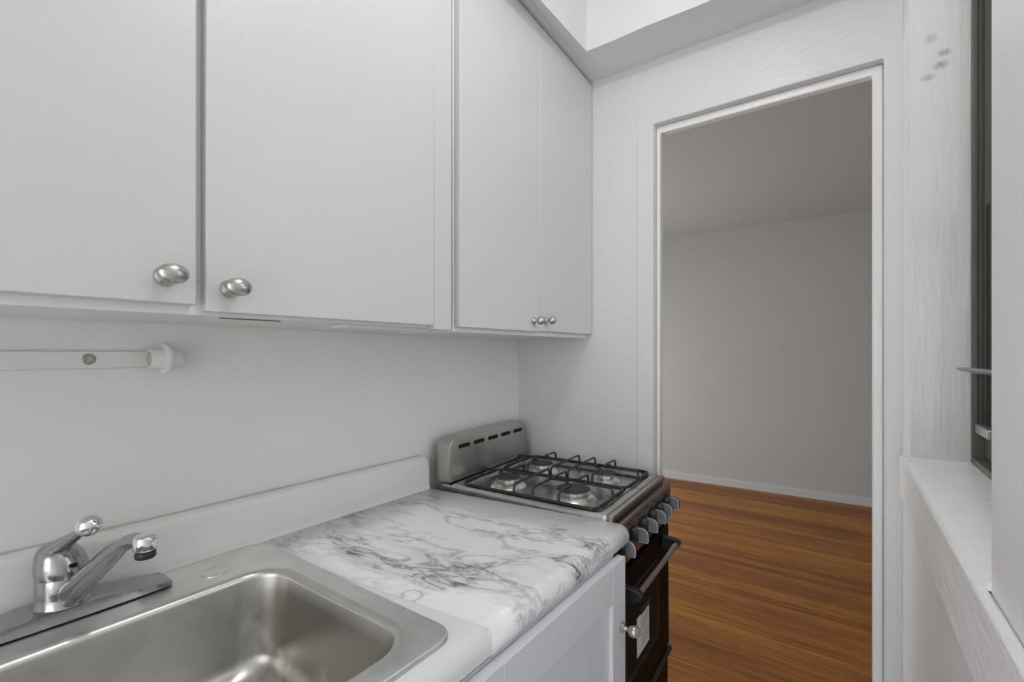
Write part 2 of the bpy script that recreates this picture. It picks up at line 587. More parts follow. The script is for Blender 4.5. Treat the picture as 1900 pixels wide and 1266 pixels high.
obj('ceiling_far', B(LX + 0.06, 5.3, -1.8, 3.3, CEIL, CEIL + 0.05), M['far_ceiling'], kind='structure', smooth=False)
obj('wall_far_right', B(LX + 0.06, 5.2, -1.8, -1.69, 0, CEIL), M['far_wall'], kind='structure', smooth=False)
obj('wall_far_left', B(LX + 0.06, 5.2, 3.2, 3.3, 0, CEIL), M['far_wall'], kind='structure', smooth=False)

# doorway lining: flat casing, and the rebate stop inside the opening
dw = thing('door_1', None, None, (LX, 0.24, 0), kind='structure')
bm = bmesh.new()
prism(bm, [(0.539, 0), (0.592, 0), (0.592, 2.14), (0.539, 2.078)],
      lambda p, q, t: (t, p, q), LX - 0.0028, LX + 0.0005)
obj('casing', bm, M['door_wall'], dw, bevel=0.003, seg=3)
bm = bmesh.new()
prism(bm, [(-0.0555, 0), (-0.033, 0), (-0.033, 2.054), (0.526, 2.054), (0.526, 0), (0.5385, 0), (0.5385, 2.0775), (-0.0555, 2.0775)],
      lambda p, q, t: (t, p, q), LX + 0.027, LX + 0.055)
obj('door_stop', bm, M['trim'], dw, bevel=0.003, seg=2)

# window
wd = thing('window_1', None, None, tuple(rw((S0 + S1) / 2, 0.1, ZS)), kind='structure')
bm = bmesh.new()
prof = [(-0.0125, ZS - 0.0086), (-0.0100, ZS - 0.002), (-0.004, ZS), (0.105, ZS + 0.001), (0.28, ZS + 0.001), (0.28, ZS - 0.03), (0.0, ZS - 0.03), (0.0, ZS - 0.0086)]
loft(bm, [[rw(s, d, z) for d, z in prof] for s in (S0, S1 - 0.02)] + [[rw(S1, max(d, -0.003), z) for d, z in prof]])
M['sill'] = mat('glossy_white_sill_paint', (0.90, 0.90, 0.90), 0.22, bump=[(40, 0.0015, U), (8, 0.003, U)])
obj('sill', bm, M['sill'], wd)
bm = bmesh.new()
rbox(bm, 0.095, SB - 0.1, -0.0125, -0.0005, 0.990, ZS - 0.0085)
M['apron'] = mat('rough_brushed_white_paint', (0.86, 0.865, 0.87), 0.35, bump=[(60, 0.003, (0.25, 1, 1)), (160, 0.001, U)])
obj('apron', bm, M['apron'], wd, bevel=0.004, seg=3)
def rring(bm, s0, s1, z0, z1, w, d0, d1):
    rbox(bm, s0, s0 + w, d0, d1, z0, z1)
    rbox(bm, s1 - w, s1, d0, d1, z0, z1)
    rbox(bm, s0 + w, s1 - w, d0, d1, z0, z0 + w)
    rbox(bm, s0 + w, s1 - w, d0, d1, z1 - w, z1)
bm = bmesh.new()
rring(bm, S0 + 0.001, S1 - 0.001, ZS + 0.002, ZT - 0.001, 0.012, 0.097, 0.20)
obj('frame', bm, M['bronze'], wd, bevel=0.0015)
for dd in (0.1045, 0.1115):
    bm = bmesh.new(); rbox(bm, S0 + 0.0128, S0 + 0.0155, dd, dd + 0.003, ZS + 0.08, ZT - 0.02)
    obj('jamb_track', bm, M['bronze_dark'], wd)
bm = bmesh.new()
rring(bm, S0 + 0.013, S1 - 0.013, ZS + 0.075, 1.63, 0.03, 0.118, 0.140)
sash = obj('sash', bm, M['bronze_dark'], wd, bevel=0.002)
bm = bmesh.new()
rring(bm, S0 + 0.013, S1 - 0.013, 1.60, ZT - 0.014, 0.03, 0.144, 0.166)
sash2 = obj('sash', bm, M['bronze_dark'], wd, bevel=0.002)
def thin_glass():
    m = bpy.data.materials.new('clear_window_glass')
    m.use_nodes = True
    nt = m.node_tree
    out = nt.nodes['Material Output']
    tr_ = nt.nodes.new('ShaderNodeBsdfTransparent')
    tr_.inputs['Color'].default_value = (0.96, 0.97, 0.965, 1)
    gl = nt.nodes.new('ShaderNodeBsdfGlossy')
    gl.inputs['Roughness'].default_value = 0.02
    fr_ = nt.nodes.new('ShaderNodeFresnel')
    fr_.inputs['IOR'].default_value = 1.45
    mx = nt.nodes.new('ShaderNodeMixShader')
    nt.links.new(fr_.outputs[0], mx.inputs[0])
    nt.links.new(tr_.outputs[0], mx.inputs[1])
    nt.links.new(gl.outputs[0], mx.inputs[2])
    nt.links.new(mx.outputs[0], out.inputs['Surface'])
    return m
M['glass'] = thin_glass()
bm = bmesh.new(); rbox(bm, S0 + 0.043, S1 - 0.043, 0.127, 0.131, ZS + 0.105, 1.60)
obj('pane', bm, M['glass'], sash)
bm = bmesh.new(); rbox(bm, S0 + 0.043, S1 - 0.043, 0.153, 0.157, 1.63, ZT - 0.044)
obj('pane', bm, M['glass'], sash2)
bm = bmesh.new(); rbox(bm, S0 + 0.013, S1 - 0.013, 0.115, 0.18, ZS + 0.014, ZS + 0.072)
obj('bottom_rail', bm, M['bronze'], wd, bevel=0.003)
# lever that pokes into the room
bm = bmesh.new()
a0, a1 = rw(S0 + 0.11, 0.117, 1.290), rw(S0 + 0.055, 0.068, 1.296)
tube(bm, [a0, a0.lerp(a1, 0.5), a0.lerp(a1, 0.9), a1], [0.008, 0.0075, 0.005, 0.002], 10, ex=1.0, ey=0.75, up=(0, 0, 1))
obj('latch_lever', bm, M['latch'], wd, label='grey metal latch lever')
bm = bmesh.new(); rbox(bm, S0 + 0.02, S0 + 0.12, 0.100, 0.116, ZS + 0.066, ZS + 0.085)
obj('latch_plate', bm, M['latch'], wd, bevel=0.003)
bm = bmesh.new(); rbox(bm, -2.5, 4.5, 2.6, 2.7, -0.5, 0.9)
obj('wall_airshaft', bm, M['exterior'], kind='structure', smooth=False)

# ------------------------------------------------------------------ cabinet knobs
def oval_knob(x, z, y, parent):
    bm = bmesh.new()
    lathe(bm, [(0.0, 0), (0.0125, 0.0), (0.0135, 0.002), (0.0125, 0.005), (0.0085, 0.009), (0.007, 0.014), (0.0085, 0.02), (0.0, 0.024)],
          (x, y, z), (0, -1, 0), 28)
    sphere(bm, (x + 0.001, y - 0.029, z + 0.001), 1.0, 32, 0.0185, 0.0115, 0.0135)
    return obj('knob', bm, M['nickel'], parent, label='oval brushed nickel knob', angle=60)
def ball_knob(x, z, y, parent, s=1.0, label='small round nickel knob'):
    bm = bmesh.new()
    prof = [(0.0, 0), (0.0098, 0.0), (0.0105, 0.0012), (0.0095, 0.0025), (0.0052, 0.006), (0.0042, 0.010), (0.0046, 0.0145)]
    c, r = 0.0255, 0.0122
    for k in range(1, 13):
        t = math.radians(205 - 205 * k / 12)
        prof.append((max(r * math.sin(min(t, math.pi - 0.35)), 0.0), c - r * math.cos(math.pi - t) * -1.0 if False else c + r * math.cos(t)))
    prof = prof[:7] + [(r * math.sin(math.radians(a)), c + r * math.cos(math.radians(a))) for a in (155, 140, 120, 100, 80, 60, 40, 20, 8, 0)]
    lathe(bm, [(a * s, b * s) for a, b in prof], (x, y, z), (0, -1, 0), 28)
    return obj('knob', bm, M['nickel'], parent, label=label, angle=60)

# ------------------------------------------------------------------ upper cabinets
DY = 0.759
def slab_door(x0, x1, z0, parent, ztop=None):
    bm = bmesh.new()
    y0, y1 = DY, DY + 0.0185
    zt = [ztop or zw(x) - 0.004 for x in (x0, x1)]
    hexa(bm, [(x0, y0, z0), (x1, y0, z0), (x0, y1, z0), (x1, y1, z0),
              (x0, y0, zt[0]), (x1, y0, zt[1]), (x0, y1, zt[0]), (x1, y1, zt[1])])
    return obj('door', bm, M['cabinet'], parent, bevel=0.0016, seg=2)
FY = DY + 0.019
uc = thing('upper_cabinet', 'large white two-door wall cabinet over the sink, with oval nickel knobs', 'cabinet', (0.24, 1.0, 1.384))
def carcass(x0, x1, z0, rail):
    bm = bmesh.new()
    t = 0.018
    box(bm, x0, x1, FY, FY + 0.019, z0, z0 + 0.05)                    # bottom rail of the face frame
    box(bm, x0, x0 + 0.05, FY, FY + 0.019, z0 + 0.05, 2.27)
    box(bm, x1 - 0.055, x1, FY, FY + 0.019, z0 + 0.05, 2.27)
    for rx in rail:
        box(bm, rx - 0.03, rx + 0.03, FY, FY + 0.019, z0 + 0.05, 2.22)
    box(bm, x0 + 0.05, x1 - 0.055, FY, FY + 0.019, 2.22, 2.27)
    box(bm, x0, x1, FY + 0.019, WY - 0.002, z0 + 0.002, z0 + 0.02)      # floor
    box(bm, x0, x0 + t, FY + 0.019, WY - 0.002, z0 + 0.02, 2.27)
    box(bm, x1 - t, x1, FY + 0.019, WY - 0.002, z0 + 0.02, 2.27)
    box(bm, x0 + t, x1 - t, WY - 0.012, WY - 0.002, z0 + 0.02, 2.27)
    box(bm, x0 + t, x1 - t, FY + 0.019, WY - 0.012, 2.25, 2.27)
    return bm
obj('carcass', carcass(-0.40, 0.826, 1.383, [0.288]), M['cabinet_body'], uc, bevel=0.001, seg=1)
d1 = slab_door(-0.36, 0.282, 1.396, uc)
d2 = slab_door(0.2945, 0.751, 1.3885, uc)
oval_knob(0.243, 1.432, DY, d1)
oval_knob(0.325, 1.4235, DY, d2)
# loose strips along the underside
bm = bmesh.new()
box(bm, 0.56, 0.78, 0.80, 0.86, 1.378, 1.3845)
obj('underside_batten', bm, M['cabinet_body'], uc, bevel=0.001)
bm = bmesh.new(); box(bm, 0.33, 0.425, 0.800, 0.803, 1.3815, 1.3845)
obj('chipped_edge', bm, M['raw_wood'], uc, label='bare brown wood chip')

obj('filler_strip', B(0.7522, 0.8075, DY + 0.0012, DY + 0.0186, 1.3805, 2.30), M['cabinet'], uc, bevel=0.001)
uc2 = thing('upper_cabinet', 'narrower white two-door wall cabinet over the stove, with small ball knobs', 'cabinet', (1.18, 1.0, 1.378))
obj('carcass', carcass(0.831, LX - 0.002, 1.378, []), M['cabinet_body'], uc2, bevel=0.001, seg=1)
d3 = slab_door(0.836, 1.1855, 1.3895, uc2)
d4 = slab_door(1.1865, 1.5255, 1.3925, uc2)
ball_knob(1.151, 1.4205, DY, d3)
ball_knob(1.214, 1.4245, DY, d4)

# ------------------------------------------------------------------ painted rail with an open socket, on the wall
tr = thing('towel_rail_bracket', 'white painted wall strip ending in a round open rod socket, under the cabinet', 'bracket', (0.0, WY, 1.317))
bm = B(-0.6, 0.322, WY - 0.007, WY - 0.0005, 1.3005, 1.3315)
obj('strip', bm, M['bracket'], tr, bevel=0.002)
bm = bmesh.new()
lathe(bm, [(0.0, 0), (0.0095, 0.0), (0.0095, 0.001), (0.008, 0.0022), (0.0, 0.0026)], (0.233, WY - 0.007, 1.317), (0, -1, 0), 24)
sc = obj('screw', bm, M['screw'], tr)
bm = bmesh.new()
lathe(bm, [(0, 0.0024), (0.0045, 0.0024), (0.004, 0.0034), (0, 0.0034)], (0.2335, WY - 0.007, 1.317), (0, -1, 0), 20)
box(bm, 0.2285, 0.2315, WY - 0.0112, WY - 0.0095, 1.3130, 1.3155)
obj('screw_recess', bm, M['latch'], sc)
bm = bmesh.new()
cx, cy, cz = 0.312, 1.0505, 1.3175
AX = (1, 0, 0)
lathe(bm, [(0.0145, 0.004), (0.0150, 0.0), (0.0175, 0.0), (0.0185, 0.002), (0.0185, 0.017), (0.0205, 0.021), (0.0285, 0.022), (0.0295, 0.024),
           (0.0295, 0.028), (0.0285, 0.030), (0.0225, 0.031), (0.0205, 0.035), (0.0195, 0.043), (0.0165, 0.051), (0.011, 0.0565), (0.0, 0.0585)],
      (cx, cy, cz), AX, 40)
so = obj('rod_socket', bm, M['bracket'], tr, angle=50)
bm = bmesh.new()
lathe(bm, [(0.0, 0.001), (0.0148, 0.001), (0.0148, 0.0015), (0, 0.0015)], (cx, cy, cz), AX, 32)
obj('socket_mouth', bm, M['socket_inner'], so)

# ------------------------------------------------------------------ base cabinet
bc = thing('base_cabinet', 'white base cabinet with a recessed panel door and ball knob, under the counter', 'cabinet', (0.5, 0.75, 0))
bm = bmesh.new()
box(bm, -0.99, -0.2, 0.447, WY - 0.002, 0.1, 0.868)
box(bm, -0.2, 0.545, 0.447, 0.465, 0.1, 0.868)
box(bm, -0.2, 0.545, 0.465, WY - 0.002, 0.1, 0.62)
box(bm, 0.545, 1.005, 0.447, WY - 0.002, 0.1, 0.868)
box(bm, -0.99, 1.005, 0.52, WY - 0.002, 0.001, 0.1)
obj('carcass', bm, M['base_paint'], bc, smooth=False)
def shaker(x0, x1, z0, z1, y0, y1, w=0.069):
    bm = bmesh.new()
    box(bm, x0, x0 + w, y0, y1, z0, z1)
    box(bm, x1 - w, x1, y0, y1, z0, z1)
    box(bm, x0 + w + 0.0002, x1 - w - 0.0002, y0, y1, z1 - w - 0.011, z1)
    box(bm, x0 + w + 0.0002, x1 - w - 0.0002, y0, y1, z0, z0 + w)
    return bm
def shaker_door(x0, x1, z0, z1):
    d = obj('door', shaker(x0, x1, z0, z1, 0.426, 0.446), M['base_paint'], bc, bevel=0.0012, seg=2)
    obj('panel', B(x0 + 0.05, x1 - 0.05, 0.435, 0.442, z0 + 0.05, z1 - 0.05), M['base_paint'], d, smooth=False)
    return d
bd = shaker_door(0.497, 1.026, 0.13, 0.864)
ball_knob(1.006, 0.712, 0.426, bd, 1.12, label='round nickel knob')
shaker_door(-0.04, 0.490, 0.13, 0.864)

# ------------------------------------------------------------------ countertop
CT, CB, CF = 0.914, 0.873, 0.440
def xr(y):
    t = (WY - y) / (WY - CF)
    return 1.017 + 0.064 * t
def xl(y):
    t = (1.05 - y) / (1.05 - 0.46)
    return 0.496 + 0.056 * min(max(t, 0), 1.1)
front = []
for k in range(9):                                   # bullnose
    a = math.radians(90 + 90 * k / 8)
    front.append((CF + 0.026 + 0.026 * math.cos(a), CT - 0.026 + 0.026 * math.sin(a)))
front += [(CF + 0.001, CB + 0.004), (CF + 0.006, CB)]
HX0, HX1, HY0, HY1 = -0.108, 0.502, 0.488, 1.031    # sink cut-out
ct = thing('countertop', 'white laminate counter with grey-veined marble sheet, between sink and stove', 'countertop', (0.5, 0.75, CB))
bm = bmesh.new()
fr = front + [(HY0, CB), (HY0, CT)]
loft(bm, [[(x, y, z) for y, z in fr] for x in (-0.99, HX0, HX1)] + [[(xr(y) - 0.0015, y, z) for y, z in fr]])
bk = [(HY0, CT), (HY0, CB), (HY1, CB), (HY1, CT)]
loft(bm, [[(-0.99, y, z) for y, z in bk], [(HX0, y, z) for y, z in bk]])
loft(bm, [[(HX1, y, z) for y, z in bk], [(xr(y) - 0.0015, y, z) for y, z in bk]])
bk = [(HY1, CT), (HY1, CB), (WY - 0.003, CB), (WY - 0.003, CT)]
loft(bm, [[(x, y, z) for y, z in bk] for x in (-0.99, HX0, HX1)] + [[(xr(y) - 0.0015, y, z) for y, z in bk]])
obj('slab', bm, M['laminate'], ct, angle=40)
bm = bmesh.new()
prof = [(1.0535, CT + 0.0001), (1.0575, CT + 0.006), (1.0585, CT + 0.012), (1.0585, 1.000), (1.0605, 1.008), (1.066, 1.0125), (1.0775, 1.014), (1.0775, CT + 0.0001)]
prof = [(p - 0.004 if p < 1.07 else p, q) for p, q in prof]
xe = 1.022
loops = []
for x, dz in ((-0.99, 0), (0.2, 0), (0.6, 0), (xe - 0.018, 0), (xe - 0.008, 0.003), (xe - 0.002, 0.010), (xe, 0.020)):
    loops.append([(x, y, z if z < CT + 0.02 else z - dz) for y, z in prof])
loft(bm, loops)
obj('backsplash', bm, M['splash'], ct, angle=50)
M['caulk'] = mat('grubby_caulk', (0.50, 0.48, 0.43), 0.6)
bm = bmesh.new()
tube(bm, [(-0.99 + 0.02 + (xe + 0.95) * k / 40, 1.0765, 1.0142 + 0.0012 * math.sin(k * 1.7) * math.sin(k * 0.45)) for k in range(41)], 0.0022, 8)
obj('caulk_bead', bm, M['caulk'], ct, label='grubby caulk line')
bm = bmesh.new()
off = 0.0007
pr = [(1.0485, CT + off), (0.9, CT + off), (0.75, CT + off), (0.6, CT + off), (0.5, CT + off)]
for k in range(9):
    a = math.radians(90 + 90 * k / 8)
    pr.append((CF + 0.026 + (0.026 + off) * math.cos(a), CT - 0.026 + (0.026 + off) * math.sin(a)))
pr += [(CF + 0.001 - off, CB + 0.003)]
bm_rows = []
for t in (0, 0.25, 0.5, 0.75, 1):
    row = []
    for y, z in pr:
        a, b = max(xl(y), HX1 + 0.016 if y > 0.475 else 0), xr(y)
        row.append(bm.verts.new((a + (b - a) * t, y, z)))
    bm_rows.append(row)
for a, b in zip(bm_rows, bm_rows[1:]):
    for i in range(len(pr) - 1):
        bm.faces.new((a[i], a[i + 1], b[i + 1], b[i]))
ms = obj('marble_sheet', bm, M['marble'], ct, angle=60, label='grey-veined white marble-print vinyl sheet')
md = ms.modifiers.new('thickness', 'SOLIDIFY'); md.thickness = 0.0006; md.offset = 0

# ------------------------------------------------------------------ sink
sk = thing('kitchen_sink', 'stainless steel single-bowl drop-in sink set into the white counter', 'sink', (0.2, 0.76, 0.916))
X0, X1, Y0, Y1 = -0.123, 0.519, 0.472, 1.047
bx0, bx1, by0, by1 = -0.075, 0.474, 0.516, 0.914
def rl(x0, x1, y0, y1, r, z):
    return [(x, y, z) for x, y in rrect(x0, x1, y0, y1, r, 10)]
bm = bmesh.new()
loops = [rl(X0 + .004, X1 - .004, Y0 + .004, Y1 - .004, 0.036, 0.9142), rl(X0, X1, Y0, Y1, 0.04, 0.9150), rl(X0 + .001, X1 - .001, Y0 + .001, Y1 - .001, 0.039, 0.9172),
         rl(X0 + .005, X1 - .005, Y0 + .005, Y1 - .005, 0.036, 0.9195), rl(X0 + .010, X1 - .010, Y0 + .010, Y1 - .010, 0.032, 0.9185),
         rl(X0 + .013, X1 - .013, Y0 + .013, Y1 - .013, 0.03, 0.9180),
         rl(bx0 - .012, bx1 + .012, by0 - .012, by1 + .012, 0.070, 0.9180), rl(bx0 - .006, bx1 + .006, by0 - .006, by1 + .006, 0.066, 0.9186)]
rimb = len(loops)
loft(bm, loops, False, False)
obj('rim', bm, M['sink_steel'], sk, angle=70)
bm = bmesh.new()
loops = [loops[-1]]
for k in range(1, 7):
    a = math.radians(90 * k / 6)
    i = -0.006 + 0.012 * math.sin(a)
    loops.append(rl(bx0 + i, bx1 - i, by0 + i, by1 - i, 0.066 - i, 0.9186 - 0.012 * (1 - math.cos(a))))
for d, i in ((0.03, 0.009), (0.07, 0.015), (0.10, 0.020), (0.125, 0.026)):
    loops.append(rl(bx0 + i, bx1 - i, by0 + i, by1 - i, 0.066 - i * 0.3, 0.9186 - d))
for k in range(1, 9):
    a = math.radians(90 * k / 8)
    i = 0.026 + 0.045 * (1 - math.cos(a))
    loops.append(rl(bx0 + i, bx1 - i, by0 + i, by1 - i, 0.058, 0.9186 - 0.125 - 0.045 * math.sin(a)))
loops.append(rl(0.12, 0.28, 0.635, 0.795, 0.079, 0.7445))
loops.append(rl(0.16, 0.24, 0.675, 0.755, 0.0395, 0.7425))
loft(bm, loops, False, True)
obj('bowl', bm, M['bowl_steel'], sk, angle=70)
bm = bmesh.new()
lathe(bm, [(0.0, 0.0008), (0.030, 0.0008), (0.036, 0.0018), (0.040, 0.003), (0.043, 0.0008), (0.0, 0.0004)], (0.2, 0.715, 0.7425), (0, 0, 1), 32)
obj('drain', bm, M['chrome'], sk)
bm = bmesh.new()
lathe(bm, [(0.0, 0.0), (0.0235, 0.0), (0.0235, 0.0012), (0.022, 0.002), (0.0, 0.0026)], (0.391, 0.972, 0.9180), (0, 0, 1), 40)
obj('hole_cover', bm, M['sink_steel'], sk)

# ------------------------------------------------------------------ faucet
fc = thing('faucet', 'worn chrome single-lever faucet with ball-tipped lever, on the sink ledge', 'faucet', (0.187, 1.004, 0.918))
FX, FYY = 0.187, 1.003
bm = bmesh.new()
loops = []
for x, top, w in ((0.048, 0.9255, 0.026), (0.052, 0.9285, 0.031), (0.10, 0.936, 0.0335), (FX - 0.04, 0.9415, 0.035), (FX + 0.04, 0.9415, 0.035), (0.27, 0.936, 0.0335), (0.321, 0.9285, 0.031), (0.326, 0.9255, 0.026)):
    y0, y1 = FYY - w, FYY + w
    b = 0.9205
    loops.append([(x, y0, b), (x, y0 + 0.001, top - 0.003), (x, y0 + 0.005, top - 0.0006), (x, y0 + 0.012, top), (x, y1 - 0.012, top), (x, y1 - 0.004, top - 0.001), (x, y1, b)])
loft(bm, loops)
obj('deck_plate', bm, M['chrome'], fc, angle=50)
obj('gap_shade', B(0.058, 0.316, FYY - 0.0315, FYY + 0.03, 0.9182, 0.9204), M['black_void'], fc, label='black strip as shade in the gap under the plate')  # black strip put in for the shade below the deck plate
bm = bmesh.new()
lathe(bm, [(0.0, 0.022), (0.0355, 0.022), (0.0350, 0.024), (0.0335, 0.026), (0.0325, 0.040), (0.0325, 0.064), (0.0318, 0.0655), (0, 0.0655)], (FX, FYY, 0.918), (0, 0, 1), 40)
obj('body', bm, M['chrome'], fc, angle=50)
tilt = Vector((0.18, -0.22, 1.0))
bm = bmesh.new()
# the cap leans towards the bowl
loops = []
ax = tilt.normalized()
s, t = frame_of(ax)
for k, (r, h) in enumerate([(0.0325, 0.066), (0.0330, 0.070), (0.0328, 0.078), (0.0315, 0.088), (0.0285, 0.098), (0.024, 0.106), (0.0175, 0.112), (0.009, 0.1155), (0.001, 0.1165)]):
    f = k / 8
    c = Vector((FX, FYY, 0.918 + h)) + Vector((-0.006, 0.003, 0)) * f
    loops.append([c + Vector((r * math.cos(2 * math.pi * j / 40), r * math.sin(2 * math.pi * j / 40),
                              -0.010 * f * 0 - 0.16 * r * math.cos(2 * math.pi * j / 40 - math.radians(-50)) * min(1, f * 3))) for j in range(40)])
loft(bm, loops)
cap = obj('cap', bm, M['chrome'], fc, angle=60)
bm = bmesh.new()
lathe(bm, [(0.0, 0), (0.0036, 0), (0.0036, 0.002), (0, 0.002)], (0.1935, 0.9705, 1.0025), (0.2, -0.9, 0.35), 20)
obj('set_screw', bm, M['black_void'], cap)
bm = bmesh.new()
LP = [Vector(p) for p in ((0.172, 1.010, 0.995), (0.175, 1.004, 1.016), (0.181, 0.990, 1.031), (0.189, 0.972, 1.043), (0.196, 0.957, 1.053), (0.201, 0.946, 1.061))]
tube(bm, LP, [0.014, 0.0178, 0.0145, 0.0105, 0.0078, 0.0066], 18, ex=1.0, ey=0.75)
lev = obj('lever', bm, M['chrome'], fc, angle=70)
bm = bmesh.new()
sphere(bm, (0.2045, 0.940, 1.0675), 0.0178, 32, 1.0, 0.95, 0.92)
obj('lever_ball', bm, M['chrome_bright'], lev)
bm = bmesh.new()
SPP = [Vector(p) for p in ((0.189, 0.985, 0.953), (0.197, 0.945, 0.981), (0.206, 0.905, 1.011), (0.2145, 0.865, 1.041), (0.219, 0.845, 1.054), (0.2225, 0.828, 1.0625), (0.2255, 0.810, 1.0685), (0.2285, 0.792, 1.0700))]
rr = [0.0205, 0.0180, 0.0155, 0.0138, 0.0133, 0.0130, 0.0128, 0.0120]
# rounded keel-shaped section
def keel(c, d, w, h):
    d = d.normalized()
    s = d.cross(Vector((0, 0, 1))).normalized()
    t = s.cross(d)
    prof = [(-0.55, 0.85), (0.0, 1.0), (0.55, 0.85), (0.92, 0.45), (1.0, 0.0), (0.85, -0.5), (0.45, -0.9), (0.0, -1.0), (-0.45, -0.9), (-0.85, -0.5), (-1.0, 0.0), (-0.92, 0.45)]
    return [c + s * (a * w) + t * (b * h) for a, b in prof]
loops = []
for i, p in enumerate(SPP):
    a, b = SPP[max(i - 1, 0)], SPP[min(i + 1, len(SPP) - 1)]
    loops.append(keel(p, b - a, rr[i] * 0.78, rr[i] * (1.0 if i < 4 else 0.78)))
loft(bm, loops)
sp = obj('spout', bm, M['chrome'], fc, angle=50)
bm = bmesh.new()
lathe(bm, [(0.0, 0.0115), (0.0115, 0.0115), (0.0135, 0.0095), (0.0140, 0.007), (0.0140, -0.0065), (0.0132, -0.0078), (0.0, -0.0078)], (0.2290, 0.7835, 1.0685), (0, 0, 1), 36)
obj('spout_head', bm, M['chrome_bright'], sp, angle=50)
bm = bmesh.new()
lathe(bm, [(0.0, -0.0079), (0.0120, -0.0079), (0.0112, -0.0105), (0.0122, -0.012), (0.0122, -0.0175), (0.011, -0.019), (0.0, -0.019)], (0.2290, 0.7835, 1.0685), (0, 0, 1), 36)
obj('aerator', bm, M['black_plastic'], sp, angle=50)

# ------------------------------------------------------------------ gas stove (local frame: x right, y back, origin at front left)
st = thing('gas_stove', 'small stainless four-burner gas stove with black oven door, beside the doorway', 'stove',
           (1.088, 0.492, 0.0), (0, math.radians(-1.0), math.radians(2.2)), local=True)
SW, SD = 0.442, 0.545
bm = bmesh.new()
box(bm, 0.002, SW - 0.002, 0.0, SD, 0.06, 0.905)
obj('body', bm, M['black_plastic'], st, bevel=0.002)
bm = bmesh.new()
def sl(i, j, k, l, r, z):
    return [(x, y, z) for x, y in rrect(i, SW - j, k, SD + 0.003 - l, r, 8)]
loops = [sl(0, 0, 0, 0, 0.010, 0.9055), sl(0, 0, 0, 0, 0.010, 0.922), sl(.0015, .0015, .0015, .0015, .010, 0.927), sl(.006, .006, .005, .006, .012, 0.930),
         sl(.011, .011, .026, .06, .03, 0.9305), sl(.014, .014, .030, .064, .03, 0.929), sl(.019, .019, .036, .07, .028, 0.919), sl(.026, .026, .043, .077, .026, 0.917)]
loft(bm, loops)
obj('cooktop', bm, M['stove_steel'], st, angle=50)
bm = bmesh.new()
prism(bm, [(-0.0002, 0.9293), (-0.007, 0.9290), (-0.0120, 0.9270), (-0.0130, 0.924), (-0.0085, 0.9065), (-0.0002, 0.9065)], lambda p, q, t: (t, p, q), 0.004, SW - 0.004)
obj('front_lip', bm, M['lip_steel'], st, bevel=0.001, label='dark steel front lip')
bm = bmesh.new()
prism(bm, [(-0.0002, 0.9050), (-0.024, 0.9050), (-0.0285, 0.902), (-0.0295, 0.896), (-0.023, 0.797), (-0.019, 0.786), (-0.0002, 0.786)], lambda p, q, t: (t, p, q), 0.001, SW + 0.004)
obj('control_panel', bm, M['dark_steel'], st, bevel=0.001, label='dark steel control panel')
# back guard
bm = bmesh.new()
def guard(y, i):
    pts = []
    x0, x1, z0, z1 = -0.008 + i, SW + 0.012 - i, 0.9345, 1.068 - i
    in0, in1 = 0.006, 0.022
    pts += [(x0 + 0.002, z0), (x1 - 0.002, z0), (x1, z0 + 0.02)]
    r = 0.03
    for k in range(9):
        a = math.radians(90 * k / 8)
        pts.append((x1 - in1 - r + r * math.cos(a), z1 - r + r * math.sin(a)))
    for k in range(9):
        a = math.radians(90 + 90 * k / 8)
        pts.append((x0 + in0 + r + r * math.cos(a), z1 - r + r * math.sin(a)))
    pts.append((x0, z0 + 0.02))
    return [(x, y, z) for x, z in pts]
loops = [guard(0.555, 0.0), guard(0.512, 0.0), guard(0.506, 0.0015), guard(0.503, 0.006)]
loft(bm, loops)
bg_o = obj('backguard', bm, M['guard_steel'], st, angle=40)
for k in range(5):
    bm = bmesh.new()
    x = 0.066 + k * 0.0765
    lp = rrect(x - 0.0275, x + 0.0275, 1.030, 1.0425, 0.004, 4)
    prism(bm, lp, lambda p, q, t: (p, t, q), 0.5024, 0.5045)
    obj('vent_slot', bm, M['black_void'], bg_o, label='dark vent slot')
# burners
BURN = [(0.118, 0.150, 1.28), (0.122, 0.375, 0.98), (0.322, 0.140, 0.82), (0.325, 0.372, 0.98)]
for (x, y, s) in BURN:
    bm = bmesh.new()
    lathe(bm, [(0.0, 0.0), (0.058 * s ** 0.5, 0.0), (0.054 * s ** 0.5, 0.004), (0.042 * s, 0.012), (0.036 * s, 0.0135), (0.0, 0.0135)], (x, y, 0.917), (0, 0, 1), 40)
    bb = obj('burner', bm, M['burner_metal'], st, angle=40)
    bm = bmesh.new()
    lathe(bm, [(0.0, 0.0136), (0.031 * s, 0.0136), (0.032 * s, 0.016), (0.0335 * s, 0.023), (0.0, 0.024)], (x, y, 0.917), (0, 0, 1), 40)
    for k in range(30):
        a = 2 * math.pi * k / 30
        mtx = Matrix.Translation((x + 0.0328 * s * math.cos(a), y + 0.0328 * s * math.sin(a), 0.917 + 0.0215)) @ Matrix.Rotation(a, 4, 'Z') @ Matrix.Diagonal((0.004, 0.0035, 0.005, 1))
        bmesh.ops.create_cube(bm, size=1.0, matrix=mtx)
    obj('flame_ring', bm, M['burner_metal'], bb, angle=40)
    bm = bmesh.new()
    lathe(bm, [(0.0, 0.0241), (0.036 * s, 0.0241), (0.0375 * s, 0.0262), (0.0355 * s, 0.0285), (0.024 * s, 0.0295), (0.0, 0.0298)], (x, y, 0.917), (0, 0, 1), 40)
    obj('burner_cap', bm, M['burner_cap'], bb, angle=40, label='burnt dark burner cap')
